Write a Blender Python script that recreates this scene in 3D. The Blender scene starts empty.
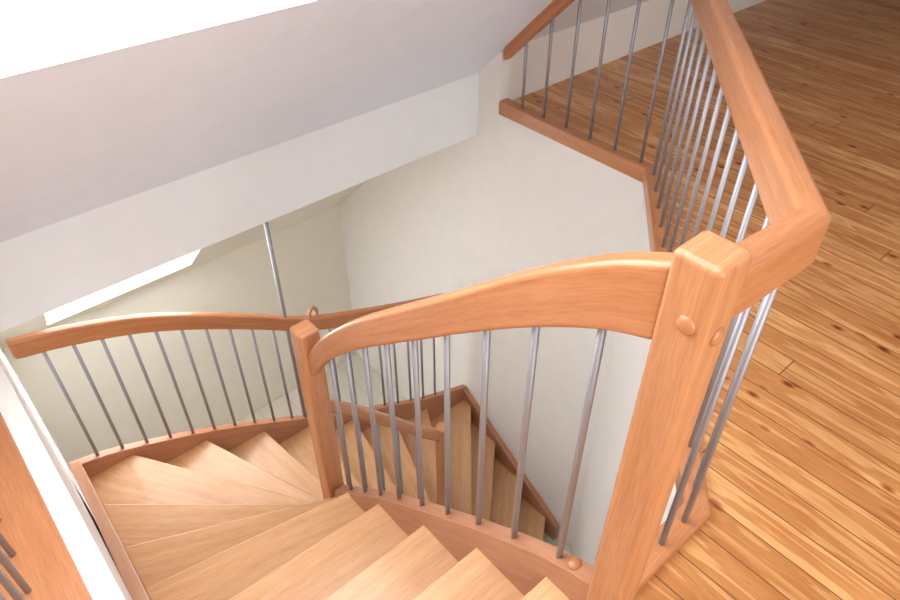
import bpy, bmesh, math, random
from mathutils import Vector
random.seed(4)
S = bpy.context.scene
S.view_settings.view_transform = 'Standard'
S.view_settings.look = 'None'

# ------------------------------------------------------------------ materials
def new_mat(name):
    m = bpy.data.materials.new(name); m.use_nodes = True
    nt = m.node_tree; b = nt.nodes['Principled BSDF']
    return m, nt, b
def N(nt, t, **kw):
    n = nt.nodes.new(t)
    for k, v in kw.items(): setattr(n, k, v)
    return n
def ramp(nt, stops):
    r = N(nt, 'ShaderNodeValToRGB'); e = r.color_ramp.elements
    while len(e) < len(stops): e.new(0.5)
    for i, (p, c) in enumerate(stops):
        e[i].position = p; e[i].color = (*c, 1)
    return r
def wood(name, c1, c2, rough=0.35):
    m, nt, b = new_mat(name); L = nt.links
    tc = N(nt, 'ShaderNodeTexCoord'); mp = N(nt, 'ShaderNodeMapping')
    mp.inputs['Scale'].default_value = (1.4, 24, 1)
    L.new(tc.outputs['UV'], mp.inputs[0])
    n1 = N(nt, 'ShaderNodeTexNoise'); n1.inputs['Scale'].default_value = 1.4
    n1.inputs['Detail'].default_value = 5; n1.inputs['Distortion'].default_value = 0.5
    L.new(mp.outputs[0], n1.inputs['Vector'])
    r = ramp(nt, [(0.30, c2), (0.68, c1)])
    L.new(n1.outputs[0], r.inputs[0])
    mp2 = N(nt, 'ShaderNodeMapping'); mp2.inputs['Scale'].default_value = (14, 260, 1)
    L.new(tc.outputs['UV'], mp2.inputs[0])
    n2 = N(nt, 'ShaderNodeTexNoise'); n2.inputs['Scale'].default_value = 1.0
    L.new(mp2.outputs[0], n2.inputs['Vector'])
    r2 = ramp(nt, [(0.35, (0.88, 0.85, 0.82)), (0.6, (1, 1, 1))])
    L.new(n2.outputs[0], r2.inputs[0])
    mx = N(nt, 'ShaderNodeMixRGB', blend_type='MULTIPLY'); mx.inputs[0].default_value = 1
    L.new(r.outputs[0], mx.inputs[1]); L.new(r2.outputs[0], mx.inputs[2])
    L.new(mx.outputs[0], b.inputs['Base Color'])
    b.inputs['Roughness'].default_value = rough
    return m
M_RAIL = wood('beech_rail', (0.55, 0.24, 0.105), (0.45, 0.18, 0.072), 0.27)
M_POST = wood('beech_post', (0.57, 0.27, 0.125), (0.48, 0.21, 0.09), 0.27)
M_TREAD = wood('beech_tread', (0.68, 0.395, 0.205), (0.59, 0.32, 0.15), 0.28)
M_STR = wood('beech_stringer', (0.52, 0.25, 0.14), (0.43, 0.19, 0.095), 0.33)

def plaster(name, col, bump=0.15):
    m, nt, b = new_mat(name); L = nt.links
    tc = N(nt, 'ShaderNodeTexCoord')
    n = N(nt, 'ShaderNodeTexNoise'); n.inputs['Scale'].default_value = 9; n.inputs['Detail'].default_value = 8
    L.new(tc.outputs['Object'], n.inputs['Vector'])
    r = ramp(nt, [(0.3, tuple(c*0.97 for c in col)), (0.7, col)])
    L.new(n.outputs[0], r.inputs[0]); L.new(r.outputs[0], b.inputs['Base Color'])
    bp = N(nt, 'ShaderNodeBump'); bp.inputs['Strength'].default_value = bump; bp.inputs['Distance'].default_value = 0.02
    L.new(n.outputs[0], bp.inputs['Height']); L.new(bp.outputs[0], b.inputs['Normal'])
    b.inputs['Roughness'].default_value = 0.9
    return m
M_WALL = plaster('white_plaster', (0.86, 0.84, 0.80), 0.25)
M_CEIL = plaster('ceiling_paint', (0.80, 0.87, 0.98), 0.05)
M_BEAM = plaster('beam_plaster', (0.83, 0.86, 0.88), 0.15)
M_CREAM = plaster('cream_plaster', (0.84, 0.81, 0.70), 0.15)

m, nt, b = new_mat('brushed_steel'); M_STEEL = m
b.inputs['Base Color'].default_value = (0.35, 0.35, 0.38, 1); b.inputs['Metallic'].default_value = 0.7
b.inputs['Roughness'].default_value = 0.5
m, nt, b = new_mat('window_frame_white'); M_FRAME = m
b.inputs['Base Color'].default_value = (0.9, 0.9, 0.9, 1); b.inputs['Roughness'].default_value = 0.4

# pine floorboards running along world Y
def pine():
    m, nt, b = new_mat('pine_floorboards'); L = nt.links
    tc = N(nt, 'ShaderNodeTexCoord'); sp = N(nt, 'ShaderNodeSeparateXYZ')
    L.new(tc.outputs['Object'], sp.inputs[0])
    def M(op, a, c=None):
        n = N(nt, 'ShaderNodeMath', operation=op)
        for i, v in enumerate((a, c)):
            if v is None: continue
            if isinstance(v, (int, float)): n.inputs[i].default_value = v
            else: L.new(v, n.inputs[i])
        return n.outputs[0]
    W = 0.10
    xs = M('DIVIDE', sp.outputs[0], W); bid = M('FLOOR', xs); fr = M('FRACT', xs)
    edge = M('ABSOLUTE', M('SUBTRACT', fr, 0.5))
    wn = N(nt, 'ShaderNodeTexWhiteNoise', noise_dimensions='1D'); L.new(bid, wn.inputs['W'])
    off = M('MULTIPLY', wn.outputs['Value'], 37.0)
    yy = M('ADD', sp.outputs[1], off)
    yj = M('DIVIDE', yy, 2.6); bj = M('FLOOR', yj); fj = M('ABSOLUTE', M('SUBTRACT', M('FRACT', yj), 0.5))
    wn2 = N(nt, 'ShaderNodeTexWhiteNoise', noise_dimensions='2D')
    cb = N(nt, 'ShaderNodeCombineXYZ'); L.new(bid, cb.inputs[0]); L.new(bj, cb.inputs[1])
    L.new(cb.outputs[0], wn2.inputs['Vector'])
    c2 = N(nt, 'ShaderNodeCombineXYZ'); L.new(sp.outputs[0], c2.inputs[0]); L.new(yy, c2.inputs[1])
    mk = N(nt, 'ShaderNodeMapping'); mk.inputs['Scale'].default_value = (11.0, 5.5, 1)
    L.new(c2.outputs[0], mk.inputs[0])
    vo = N(nt, 'ShaderNodeTexVoronoi'); vo.inputs['Scale'].default_value = 1.0
    L.new(mk.outputs[0], vo.inputs['Vector'])
    mp = N(nt, 'ShaderNodeMapping'); mp.inputs['Scale'].default_value = (19, 1.5, 1)
    L.new(c2.outputs[0], mp.inputs[0])
    g = N(nt, 'ShaderNodeTexNoise'); g.inputs['Scale'].default_value = 1.5; g.inputs['Detail'].default_value = 5; g.inputs['Distortion'].default_value = 1.0
    L.new(mp.outputs[0], g.inputs['Vector'])
    gg = M('SINE', M('ADD', M('MULTIPLY', g.outputs[0], 30.0), M('MULTIPLY', vo.outputs['Distance'], 6.0)))
    mixv = M('ADD', M('MULTIPLY', g.outputs[0], 0.8), M('MULTIPLY', gg, 0.07))
    r = ramp(nt, [(0.22, (0.45, 0.175, 0.050)), (0.40, (0.58, 0.275, 0.095)), (0.57, (0.72, 0.415, 0.17))])
    L.new(mixv, r.inputs[0])
    tone = N(nt, 'ShaderNodeMixRGB', blend_type='MULTIPLY'); tone.inputs[0].default_value = 1
    rt = ramp(nt, [(0.0, (0.82, 0.73, 0.64)), (1.0, (1.08, 1.08, 1.08))]); L.new(wn2.outputs['Value'], rt.inputs[0])
    L.new(r.outputs[0], tone.inputs[1]); L.new(rt.outputs[0], tone.inputs[2])
    rk = ramp(nt, [(0.06, (0.32, 0.15, 0.07)), (0.10, (0.62, 0.43, 0.30)), (0.17, (1, 1, 1))])
    L.new(vo.outputs['Distance'], rk.inputs[0])
    k = N(nt, 'ShaderNodeMixRGB', blend_type='MULTIPLY'); k.inputs[0].default_value = 1
    L.new(tone.outputs[0], k.inputs[1]); L.new(rk.outputs[0], k.inputs[2])
    seam = M('MAXIMUM', M('GREATER_THAN', edge, 0.480), M('GREATER_THAN', fj, 0.4992))
    sm = N(nt, 'ShaderNodeMixRGB'); L.new(seam, sm.inputs[0]); L.new(k.outputs[0], sm.inputs[1])
    sm.inputs[2].default_value = (0.20, 0.08, 0.03, 1)
    L.new(sm.outputs[0], b.inputs['Base Color'])
    b.inputs['Roughness'].default_value = 0.24
    bp = N(nt, 'ShaderNodeBump'); bp.inputs['Strength'].default_value = 0.35; bp.inputs['Distance'].default_value = 0.002
    bp.invert = True
    L.new(seam, bp.inputs['Height']); L.new(bp.outputs[0], b.inputs['Normal'])
    return m
M_PINE = pine()

# ------------------------------------------------------------------ helpers
def empty(name, loc=(0, 0, 0)):
    e = bpy.data.objects.new(name, None); e.empty_display_size = 0.2
    S.collection.objects.link(e); return e
def make(name, verts, faces, mat, parent=None, uvs=None, bevel=0, smooth=False, seg=3):
    me = bpy.data.meshes.new(name); me.from_pydata([tuple(v) for v in verts], [], faces)
    if uvs:
        ul = me.uv_layers.new(name='UVMap')
        for p, fu in zip(me.polygons, uvs):
            for li, uv in zip(p.loop_indices, fu): ul.data[li].uv = uv
    me.materials.append(mat)
    bm = bmesh.new(); bm.from_mesh(me); bmesh.ops.recalc_face_normals(bm, faces=bm.faces); bm.to_mesh(me); bm.free()
    o = bpy.data.objects.new(name, me); S.collection.objects.link(o)
    if parent: o.parent = parent
    if bevel:
        md = o.modifiers.new('bev', 'BEVEL'); md.width = bevel; md.segments = seg
        md.limit_method = 'ANGLE'; md.angle_limit = math.radians(40)
        smooth = True
    if smooth:
        for p in me.polygons: p.use_smooth = True
        try:
            wn = o.modifiers.new('wn', 'WEIGHTED_NORMAL'); wn.keep_sharp = True
        except Exception: pass
    return o
def catmull(pts, n=6):
    P = [Vector(p) for p in pts]; P = [P[0]*2-P[1]] + P + [P[-1]*2-P[-2]]
    out = []
    for i in range(1, len(P)-2):
        for j in range(n):
            t = j/n; a, b_, c, d = P[i-1], P[i], P[i+1], P[i+2]
            out.append(0.5*((2*b_)+(c-a)*t+(2*a-5*b_+4*c-d)*t*t+(3*b_-a-3*c+d)*t**3))
    out.append(P[-2]); return out
def strip(name, pts, w, mat, parent=None, bevel=0.0, seg=3):
    """pts: (x,y,zbot,ztop); vertical rectangular section swept along plan path"""
    P = [tuple(p) for p in pts]; n = len(P); V = []; acc = [0]
    for i in range(n):
        if i: acc.append(acc[-1] + math.dist(P[i][:2], P[i-1][:2]) + 0.5*abs(P[i][3]-P[i-1][3]))
        d0 = Vector((P[i][0]-P[i-1][0], P[i][1]-P[i-1][1])).normalized() if i else None
        d1 = Vector((P[i+1][0]-P[i][0], P[i+1][1]-P[i][1])).normalized() if i < n-1 else None
        if d0 is None: d0 = d1
        if d1 is None: d1 = d0
        t = (d0+d1).normalized(); sc = 1/max(0.4, t.dot(d0)); nn = Vector((-t.y, t.x))*w/2*sc
        x, y, zb, zt = P[i]
        V += [(x+nn.x, y+nn.y, zb), (x-nn.x, y-nn.y, zb), (x-nn.x, y-nn.y, zt), (x+nn.x, y+nn.y, zt)]
    F = []; U = []; r = random.random()*20; h = P[0][3]-P[0][2]
    vv = [0, w, w+h, 2*w+h, 2*w+2*h]
    for i in range(n-1):
        for k in range(4):
            a, b_ = 4*i+k, 4*i+(k+1) % 4
            F.append((a, b_, b_+4, a+4)); U.append([(acc[i]+r, vv[k]+r), (acc[i]+r, vv[k+1]+r), (acc[i+1]+r, vv[k+1]+r), (acc[i+1]+r, vv[k]+r)])
    for q, idx in ((0, (0, 1, 2, 3)), (n-1, tuple(4*(n-1)+j for j in (3, 2, 1, 0)))):
        F.append(idx); U.append([(r, r), (r+.02, r), (r+.02, r+w), (r, r+w)])
    return make(name, V, F, mat, parent, U, bevel, seg=seg)
def rail(name, pts, w, h, mat, parent, bevel=0.014):
    return strip(name, [(p[0], p[1], p[2]-h, p[2]) for p in pts], w, mat, parent, bevel)
def prism_xy(name, poly, z0, z1, mat, parent=None, bevel=0, uvdir=None):
    n = len(poly); V = [(x, y, z0) for x, y in poly]+[(x, y, z1) for x, y in poly]
    F = [tuple(range(n))[::-1], tuple(range(n, 2*n))]+[(i, (i+1) % n, n+(i+1) % n, n+i) for i in range(n)]
    d = Vector(uvdir).normalized() if uvdir else Vector((1, 0)); e = Vector((-d.y, d.x)); r = random.random()*30
    U = []
    for f in F:
        U.append([(Vector(V[i][:2]).dot(d)+r, Vector(V[i][:2]).dot(e)+V[i][2]+r) for i in f])
    return make(name, V, F, mat, parent, U, bevel)
def prism_yz(name, poly, x0, x1, mat, parent=None):
    n = len(poly); V = [(x0, y, z) for y, z in poly]+[(x1, y, z) for y, z in poly]
    F = [tuple(range(n)), tuple(range(n, 2*n))[::-1]]+[(i, (i+1) % n, n+(i+1) % n, n+i) for i in range(n)]
    return make(name, V, F, mat, parent)
def box(name, x0, x1, y0, y1, z0, z1, mat, parent=None, bevel=0):
    return prism_xy(name, [(x0, y0), (x1, y0), (x1, y1), (x0, y1)], z0, z1, mat, parent, bevel)
def post(name, x, y, z0, z1, s, mat, parent, ang=0, bevel=0.014):
    h = s/2; V = []
    for z in (z0, z1):
        for a, b_ in ((-h, -h), (h, -h), (h, h), (-h, h)):
            V.append((x+a*math.cos(ang)-b_*math.sin(ang), y+a*math.sin(ang)+b_*math.cos(ang), z))
    F = [(3, 2, 1, 0), (4, 5, 6, 7)]; r = random.random()*9; U = [[(r, r), (r+.03, r), (r+.03, r+s), (r, r+s)]]*2
    for i in range(4):
        j = (i+1) % 4; F.append((i, j, j+4, i+4)); U.append([(z0+r, i*s), (z0+r, i*s+s), (z1+r, i*s+s), (z1+r, i*s)])
    return make(name, V, F, mat, parent, U, bevel, seg=4)
def rods(name, items, r, mat, parent=None, seg=16):
    V = []; F = []
    for x, y, z0, z1 in items:
        b0 = len(V)
        for z in (z0, z1):
            for k in range(seg):
                t = 2*math.pi*k/seg; V.append((x+r*math.cos(t), y+r*math.sin(t), z))
        for k in range(seg):
            F.append((b0+k, b0+(k+1) % seg, b0+seg+(k+1) % seg, b0+seg+k))
        F.append(tuple(b0+k for k in range(seg))[::-1]); F.append(tuple(b0+seg+k for k in range(seg)))
    o = make(name, V, F, mat, parent)
    for p in o.data.polygons: p.use_smooth = len(p.vertices) == 4
    return o
def plug(name, loc, axis, r, parent):
    bm = bmesh.new(); bmesh.ops.create_uvsphere(bm, u_segments=24, v_segments=12, radius=r)
    bmesh.ops.scale(bm, vec=(1, 1, 0.5), verts=bm.verts)
    me = bpy.data.meshes.new(name); bm.to_mesh(me); bm.free(); me.materials.append(M_RAIL)
    for p in me.polygons: p.use_smooth = True
    o = bpy.data.objects.new(name, me); S.collection.objects.link(o); o.location = loc; o.parent = parent
    o.rotation_euler = Vector(axis).to_track_quat('Z', 'Y').to_euler()
def interp(tab, x):
    if x <= tab[0][0]: return tab[0][1]
    for (a, u), (b_, v) in zip(tab, tab[1:]):
        if x <= b_: return u+(v-u)*(x-a)/(b_-a)
    return tab[-1][1]

# ------------------------------------------------------------------ room shell
ZL = -3.35
KY = 2.62
fl = [
 [(-3, -3), (9, -3), (9, .38), (-3, .38)],
 [(-.1, .38), (.77, .38), (.77, .50), (-.1, .50)],
 [(-3, .38), (-.12, .38), (-.12, 2.8), (-3, 2.8)],
 [(1.22, .38), (9, .38), (9, KY), (2.65, KY), (2.65, 1.60)],
]
V = []; F = []
for poly in fl:
    n = len(poly); b0 = len(V)
    V += [(x, y, 0) for x, y in poly]+[(x, y, -.04) for x, y in poly]
    F.append(tuple(b0+i for i in range(n))); F.append(tuple(b0+n+i for i in range(n))[::-1])
    F += [(b0+i, b0+(i+1) % n, b0+n+(i+1) % n, b0+n+i) for i in range(n)]
make('floor', V, F, M_PINE)
m, nt, b = new_mat('lower_floor_tile'); M_TILE = m
tc = N(nt, 'ShaderNodeTexCoord'); bk = N(nt, 'ShaderNodeTexBrick'); bk.offset = 0
bk.inputs['Scale'].default_value = 1.0; bk.inputs['Brick Width'].default_value = .3; bk.inputs['Row Height'].default_value = .3
bk.inputs['Mortar Size'].default_value = .004
bk.inputs['Color1'].default_value = (.66, .63, .54, 1); bk.inputs['Color2'].default_value = (.64, .61, .52, 1); bk.inputs['Mortar'].default_value = (.55, .53, .45, 1)
nt.links.new(tc.outputs['Object'], bk.inputs['Vector']); nt.links.new(bk.outputs[0], b.inputs['Base Color']); b.inputs['Roughness'].default_value = .5
box('floor', -.3, 2.9, .2, 4.6, ZL-.05, ZL, M_TILE)

prism_yz('wall_left', [(.5, ZL), (4.5, ZL), (4.5, -1.57), (2.926, .004), (.5, .004)], -.15, -.052, M_WALL)
prism_yz('wall_gable', [(1.58, ZL), (4.5, ZL), (4.5, -1.57), (2.97, -.04), (1.58, -.04)], 2.65, 2.80, M_WALL)
box('wall_knee_lower', -.24, 2.8, 4.5, 4.62, ZL, -1.5, M_CREAM)
box('wall_knee_beam', -3, 2.655, 2.8, 2.9, -.25, .135, M_BEAM)
box('wall_knee', 2.65, 9, KY, 2.8, -.04, .31, M_WALL)
box('wall_stair_back', -.24, 1.26, .26, .36, ZL, -.04, M_WALL)
d = Vector((2.65-1.22, 1.60-.38)).normalized(); nn = Vector((d.y, -d.x))*.1
prism_xy('wall_diagonal', [(1.22, .38), (2.66, 1.61), (2.66+nn.x, 1.61+nn.y), (1.22+nn.x, .38+nn.y)], ZL, -.04, M_WALL)
box('wall_west', -3.1, -3, -3, 2.9, -.04, 2.6, M_WALL)
box('wall_east', 9, 9.1, -3, 2.9, -.04, 2.6, M_WALL)
box('wall_south', -3, 9, -3.1, -3, -.04, 2.6, M_WALL)

def slope_box(name, x0, x1, y0, y1, t, mat, parent=None, o=0.0):
    k = o/math.sqrt(2); q = t/math.sqrt(2)
    poly = [(y0+k, 2.93-y0+k), (y1+k, 2.93-y1+k), (y1+k+q, 2.93-y1+k+q), (y0+k+q, 2.93-y0+k+q)]
    return prism_yz(name, poly, x0, x1, mat, parent)
ce = empty('ceiling')
W1 = (-.5, 1.12, .62, 1.89); W2 = (.24, 1.26, 3.0, 4.36)
c = 0
for (x0, x1, y0, y1, mt) in [(-3, 9, .45, .62, M_CEIL), (-3, -.5, .62, W1[3], M_CEIL), (1.12, 9, .62, W1[3], M_CEIL), (-3, 9, W1[3], 2.85, M_CEIL),
      (-.3, 2.8, 2.85, 3.0, M_CREAM), (-.3, W2[0], 3.0, W2[3], M_CREAM), (W2[1], 2.8, 3.0, W2[3], M_CREAM), (-.3, 2.8, W2[3], 4.62, M_CREAM)]:
    c += 1; slope_box('slope_%d' % c, x0, x1, y0, y1, .06 if c < 5 else .03, mt, ce)
box('flat', -3, 9, -3, .47, 2.46, 2.6, M_CEIL, ce)
for wi, (x0, x1, y0, y1) in enumerate((W1, W2), 1):
    w = empty('window_%d' % wi); f = .05; g = .045; oo = .061 if wi == 1 else .031
    slope_box('frame_bottom', x0-g, x1+g, y1-f+g, y1+g, .03, M_FRAME, w, oo)
    slope_box('frame_top', x0-g, x1+g, y0-g, y0+f-g, .03, M_FRAME, w, oo)
    slope_box('frame_left', x0-g, x0+f-g, y0, y1, .03, M_FRAME, w, oo)
    slope_box('frame_right', x1-f+g, x1+g, y0, y1, .03, M_FRAME, w, oo)

# ------------------------------------------------------------------ staircase
R = 0.186
st = empty('winder_staircase')
def ox(y): return interp([(0, -.033), (1.3, -.03), (2.85, 0.0)], y)
outer = [(ox(y), y) for y in (.50, .756, 1.01, 1.32, 1.66, 2.02, 2.45)] + [
         (.20, 2.85), (.58, 2.85), (.92, 2.85), (1.25, 2.85), (1.55, 2.85), (1.87, 2.85), (2.2, 2.85), (2.62, 2.80),
         (2.62, 2.5), (2.62, 2.2), (2.62, 1.9)]
inner = [(.81, .50), (.81, .756), (.81, 1.01), (.81, 1.28), (.81, 1.51), (.81, 1.64), (.82, 1.73),
         (.87, 1.80), (.94, 1.85), (1.03, 1.88), (1.18, 1.92), (1.38, 1.93), (1.55, 1.92), (1.66, 1.88), (1.72, 1.80),
         (1.75, 1.68), (1.76, 1.48), (1.77, 1.24)]
for k in range(1, 18):
    o0, o1, i0, i1 = map(Vector, (outer[k-1], outer[k], inner[k-1], inner[k]))
    cen = (o0+i0)/2; e = (i1-o1).normalized(); pn = Vector((-e.y, e.x))
    if pn.dot((o1+i1)/2-cen) < 0: pn = -pn
    poly = [o0]
    if k == 7: poly.append(Vector((ox(2.85), 2.85)))
    if k == 14: poly.append(Vector((2.62, 2.85)))
    poly += [o1+pn*.03, i1+pn*.03, i0]
    prism_xy('tread_%d' % k, [tuple(p) for p in poly], -R*k-.04, -R*k, M_TREAD, st, .006, tuple(e))
for k in range(1, 19):
    o0, i0 = Vector(outer[k-1]), Vector(inner[k-1]); e = (i0-o0).normalized(); pn = Vector((-e.y, e.x))*.009
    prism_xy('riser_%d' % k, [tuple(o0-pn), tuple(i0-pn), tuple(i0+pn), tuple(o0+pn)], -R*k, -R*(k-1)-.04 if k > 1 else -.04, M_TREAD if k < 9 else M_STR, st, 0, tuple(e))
box('landing_nosing', -.045, .80, .40, .53, -.035, .004, M_TREAD, st, .006)

DROP = .36
outA = [(ox(y)-.006, y, z) for y, z in ((.40, .06), (.755, -.10), (1.01, -.28), (1.32, -.46), (1.66, -.65), (2.02, -.83), (2.45, -1.03), (2.85, -1.17))]
outB = [(-.03, 2.85, -1.17), (.2, 2.85, -1.235), (.58, 2.85, -1.405), (.92, 2.85, -1.59), (1.25, 2.85, -1.79), (1.55, 2.85, -1.97), (1.87, 2.85, -2.14), (2.2, 2.85, -2.31), (2.64, 2.85, -2.48)]
outC = [(2.625, 2.85, -2.48), (2.625, 2.5, -2.70), (2.625, 2.2, -2.89), (2.625, 1.9, -3.07), (2.625, 1.74, -3.17)]
def stringer(name, pts, w, drop=DROP, mat=M_STR):
    q = catmull(pts, 4)
    strip(name, [(p.x, p.y, max(p.z-drop, ZL), p.z) for p in q], w, mat, st, .004, 2); return [tuple(p) for p in q]
stringer('stringer_wall_upper', outA, .05)
SB = stringer('stringer_outer', outB, .045)
stringer('stringer_wall_lower', outC, .045)
inA = [(.81, .38, .15), (.81, .52, .085), (.81, .70, -.035), (.81, .93, -.21), (.81, 1.2, -.43), (.81, 1.45, -.66), (.81, 1.66, -.86)]
SA = stringer('stringer_inner_upper', inA, .05)
inB = [(.82, 1.74, -1.05), (.88, 1.81, -1.26), (.95, 1.855, -1.44), (1.04, 1.89, -1.60), (1.2, 1.925, -1.80), (1.4, 1.935, -1.98), (1.57, 1.92, -2.15), (1.67, 1.87, -2.33), (1.73, 1.78, -2.50), (1.76, 1.6, -2.72), (1.77, 1.24, -3.05)]
SI = stringer('stringer_inner_lower', inB, .05)

# ------------------------------------------------------------------ railing
sr = empty('stair_railing')
NX, NY = .82, .365
post('newel_top', NX, NY, -.40, 1.11, .086, M_POST, sr, 0, .013)
post('newel_turn', .81, 1.72, -1.75, .03, .08, M_POST, sr, 0, .012)
post('newel_lower', 1.60, 1.90, -2.6, -1.30, .07, M_POST, sr, .5, .012)
plug('cap_1', (NX-.043, NY-.010, .995), (-1, 0, 0), .017, sr)
plug('cap_2', (NX-.002, NY-.043, .97), (0, -1, 0), .017, sr)
plug('cap_3', (.81, .47, .115), (0, 0, 1), .018, sr)
plug('cap_4', (.80, 1.679, -.12), (0, -1, 0), .014, sr)
railD = catmull([(.81, .40, 1.08), (.81, .52, 1.015), (.81, .70, .88), (.81, .966, .65), (.81, 1.334, .335), (.81, 1.52, .15), (.81, 1.62, .03), (.81, 1.685, -.07)], 5)
strip('handrail_upper', [(p.x, p.y, p.z-interp([(.4, .16), (.9, .125), (1.7, .115)], p.y), p.z) for p in railD], .052, M_RAIL, sr, .015, 4)
tabr = [(p.y, p.z) for p in railD]; tabs = [(p[1], p[2]) for p in SA]
RB = .0083
rods('balusters_upper', [(.81, y, interp(tabs, y)-.01, interp(tabr, y)-.10) for y in (.517, .669, .806, .943, 1.074, 1.207, 1.326, 1.44, 1.555)], RB, M_STEEL, sr)
railF = catmull([(-.012, 2.85, -.335), (.2, 2.85, -.385), (.5, 2.85, -.49), (.79, 2.85, -.64), (1.1, 2.85, -.83), (1.39, 2.85, -1.01), (1.9, 2.85, -1.22), (2.5, 2.85, -1.43)], 5)
rail('handrail_outer', railF, .05, .10, M_RAIL, sr)
tf = [(p.x, p.z) for p in railF]; tb = [(p[0], p[2]) for p in SB]
xs = [.10+.117*i for i in range(21)]
rods('balusters_outer', [(x, 2.85, interp(tb, x)-.01, interp(tf, x)-.08) for x in xs if abs(x-1.24) > .045], RB, M_STEEL, sr)
ri = [(.84, 1.755, -.38), (1.0, 1.83, -.60), (1.25, 1.88, -.92), (1.45, 1.905, -1.18), (1.585, 1.91, -1.33)]
railI = catmull(ri, 4)
rail('handrail_inner_lower', railI, .048, .09, M_RAIL, sr)
ti = [(p.x, p.z) for p in railI]; tsi = [(p[0], p[2]) for p in SI[:26]]; tyi = [(p[0], p[1]) for p in SI[:26]]
rods('balusters_inner_lower', [(x, interp(tyi, x), interp(tsi, x)-.01, interp(ti, x)-.06) for x in (.96, 1.08, 1.20, 1.32, 1.44)], RB, M_STEEL, sr)
rods('steel_hanger_rod', [(1.24, 2.85, -1.80, -.24)], .0115, M_STEEL, sr)
bpy.ops.mesh.primitive_torus_add(major_radius=.033, minor_radius=.011, location=(1.42, 2.86, -1.01), rotation=(math.radians(80), 0, math.radians(20)))
t = bpy.context.object; t.name = 'rail_scroll'; t.data.materials.append(M_RAIL); t.parent = sr
for p in t.data.polygons: p.use_smooth = True

A0, A1, A2, A3 = (2.672, KY), (2.672, 1.60), (1.235, .385), (.86, .385)
strip('gallery_base_plate', [(*A0, -.05, .03), (*A1, -.05, .03), (*A2, -.05, .03), (*A3, -.05, .03)], .07, M_RAIL, sr, .008)
rail('gallery_handrail', [(2.665, 2.60, .375), (2.665, 2.04, .93), (2.665, 1.96, .97), (*A1, .975), (*A2, .99), (.95, .385, 1.02), (.86, .385, 1.05)], .062, .12, M_RAIL, sr, .015)
bs = []
for i in range(6):
    y = 2.47-.16*i
    bs.append((2.672, y, .02, min(.90, .355+(2.62-y)*.99-.06)))
for i in range(13):
    t_ = .035+i*.0775
    bs.append((A1[0]+(A2[0]-A1[0])*t_, A1[1]+(A2[1]-A1[1])*t_, .02, .90))
for x in (1.17, 1.07): bs.append((x, .385, .02, .92))
rods('gallery_balusters', bs, RB, M_STEEL, sr)

lb = empty('gallery_balustrade')
strip('base_plate', [(-.20, .45, -.05, .025), (-.20, 2.8, -.05, .025)], .175, M_RAIL, lb, .008)
rail('handrail', [(-.225, .45, .97), (-.225, 1.97, .97), (-.225, 2.6, .345)], .058, .105, M_RAIL, lb)
rods('balusters', [(-.225, .56+.13*i, .02, min(.9, .9-(.56+.13*i-1.97)*.99)) for i in range(16) if .56+.13*i < 2.5], RB, M_STEEL, lb)

# ------------------------------------------------------------------ light
w = bpy.data.worlds.new('World'); S.world = w; w.use_nodes = True
bg = w.node_tree.nodes['Background']; bg.inputs[0].default_value = (0.97, 0.98, 1.0, 1); bg.inputs[1].default_value = 7.5
def area(name, loc, target, sx, sy, power, col=(1, 1, 1)):
    l = bpy.data.lights.new(name, 'AREA'); l.shape = 'RECTANGLE'; l.size = sx; l.size_y = sy; l.energy = power; l.color = col
    o = bpy.data.objects.new(name, l); S.collection.objects.link(o); o.location = loc
    o.rotation_euler = (Vector(target)-Vector(loc)).to_track_quat('-Z', 'Y').to_euler()
area('fill_light', (.3, -1.3, 2.4), (.7, 1.2, -.6), 2.0, 1.4, 56, (1, .99, .97))  # added soft ambient fill below the flat ceiling, no fixture here
area('fill_light_south', (.2, -2.8, 1.2), (.6, 2.0, 1.4), 2.4, 1.4, 68, (.98, .99, 1))  # added fill by the south wall to brighten the slope; wall has no window
area('fill_light.001', (4.0, -.8, 2.4), (3.6, 0.6, 0), 1.5, 1.5, 16, (1, .96, .92))  # second added fill, for the right-hand floor; not a real lamp

# ------------------------------------------------------------------ camera
cam = bpy.data.cameras.new('camera'); cam.lens = 28; cam.sensor_width = 36; cam.clip_start = .02
co = bpy.data.objects.new('camera', cam); S.collection.objects.link(co)
co.location = (0, 0, 1.7); co.rotation_euler = (math.radians(90-40.14), 0, math.radians(-41))
S.camera = co
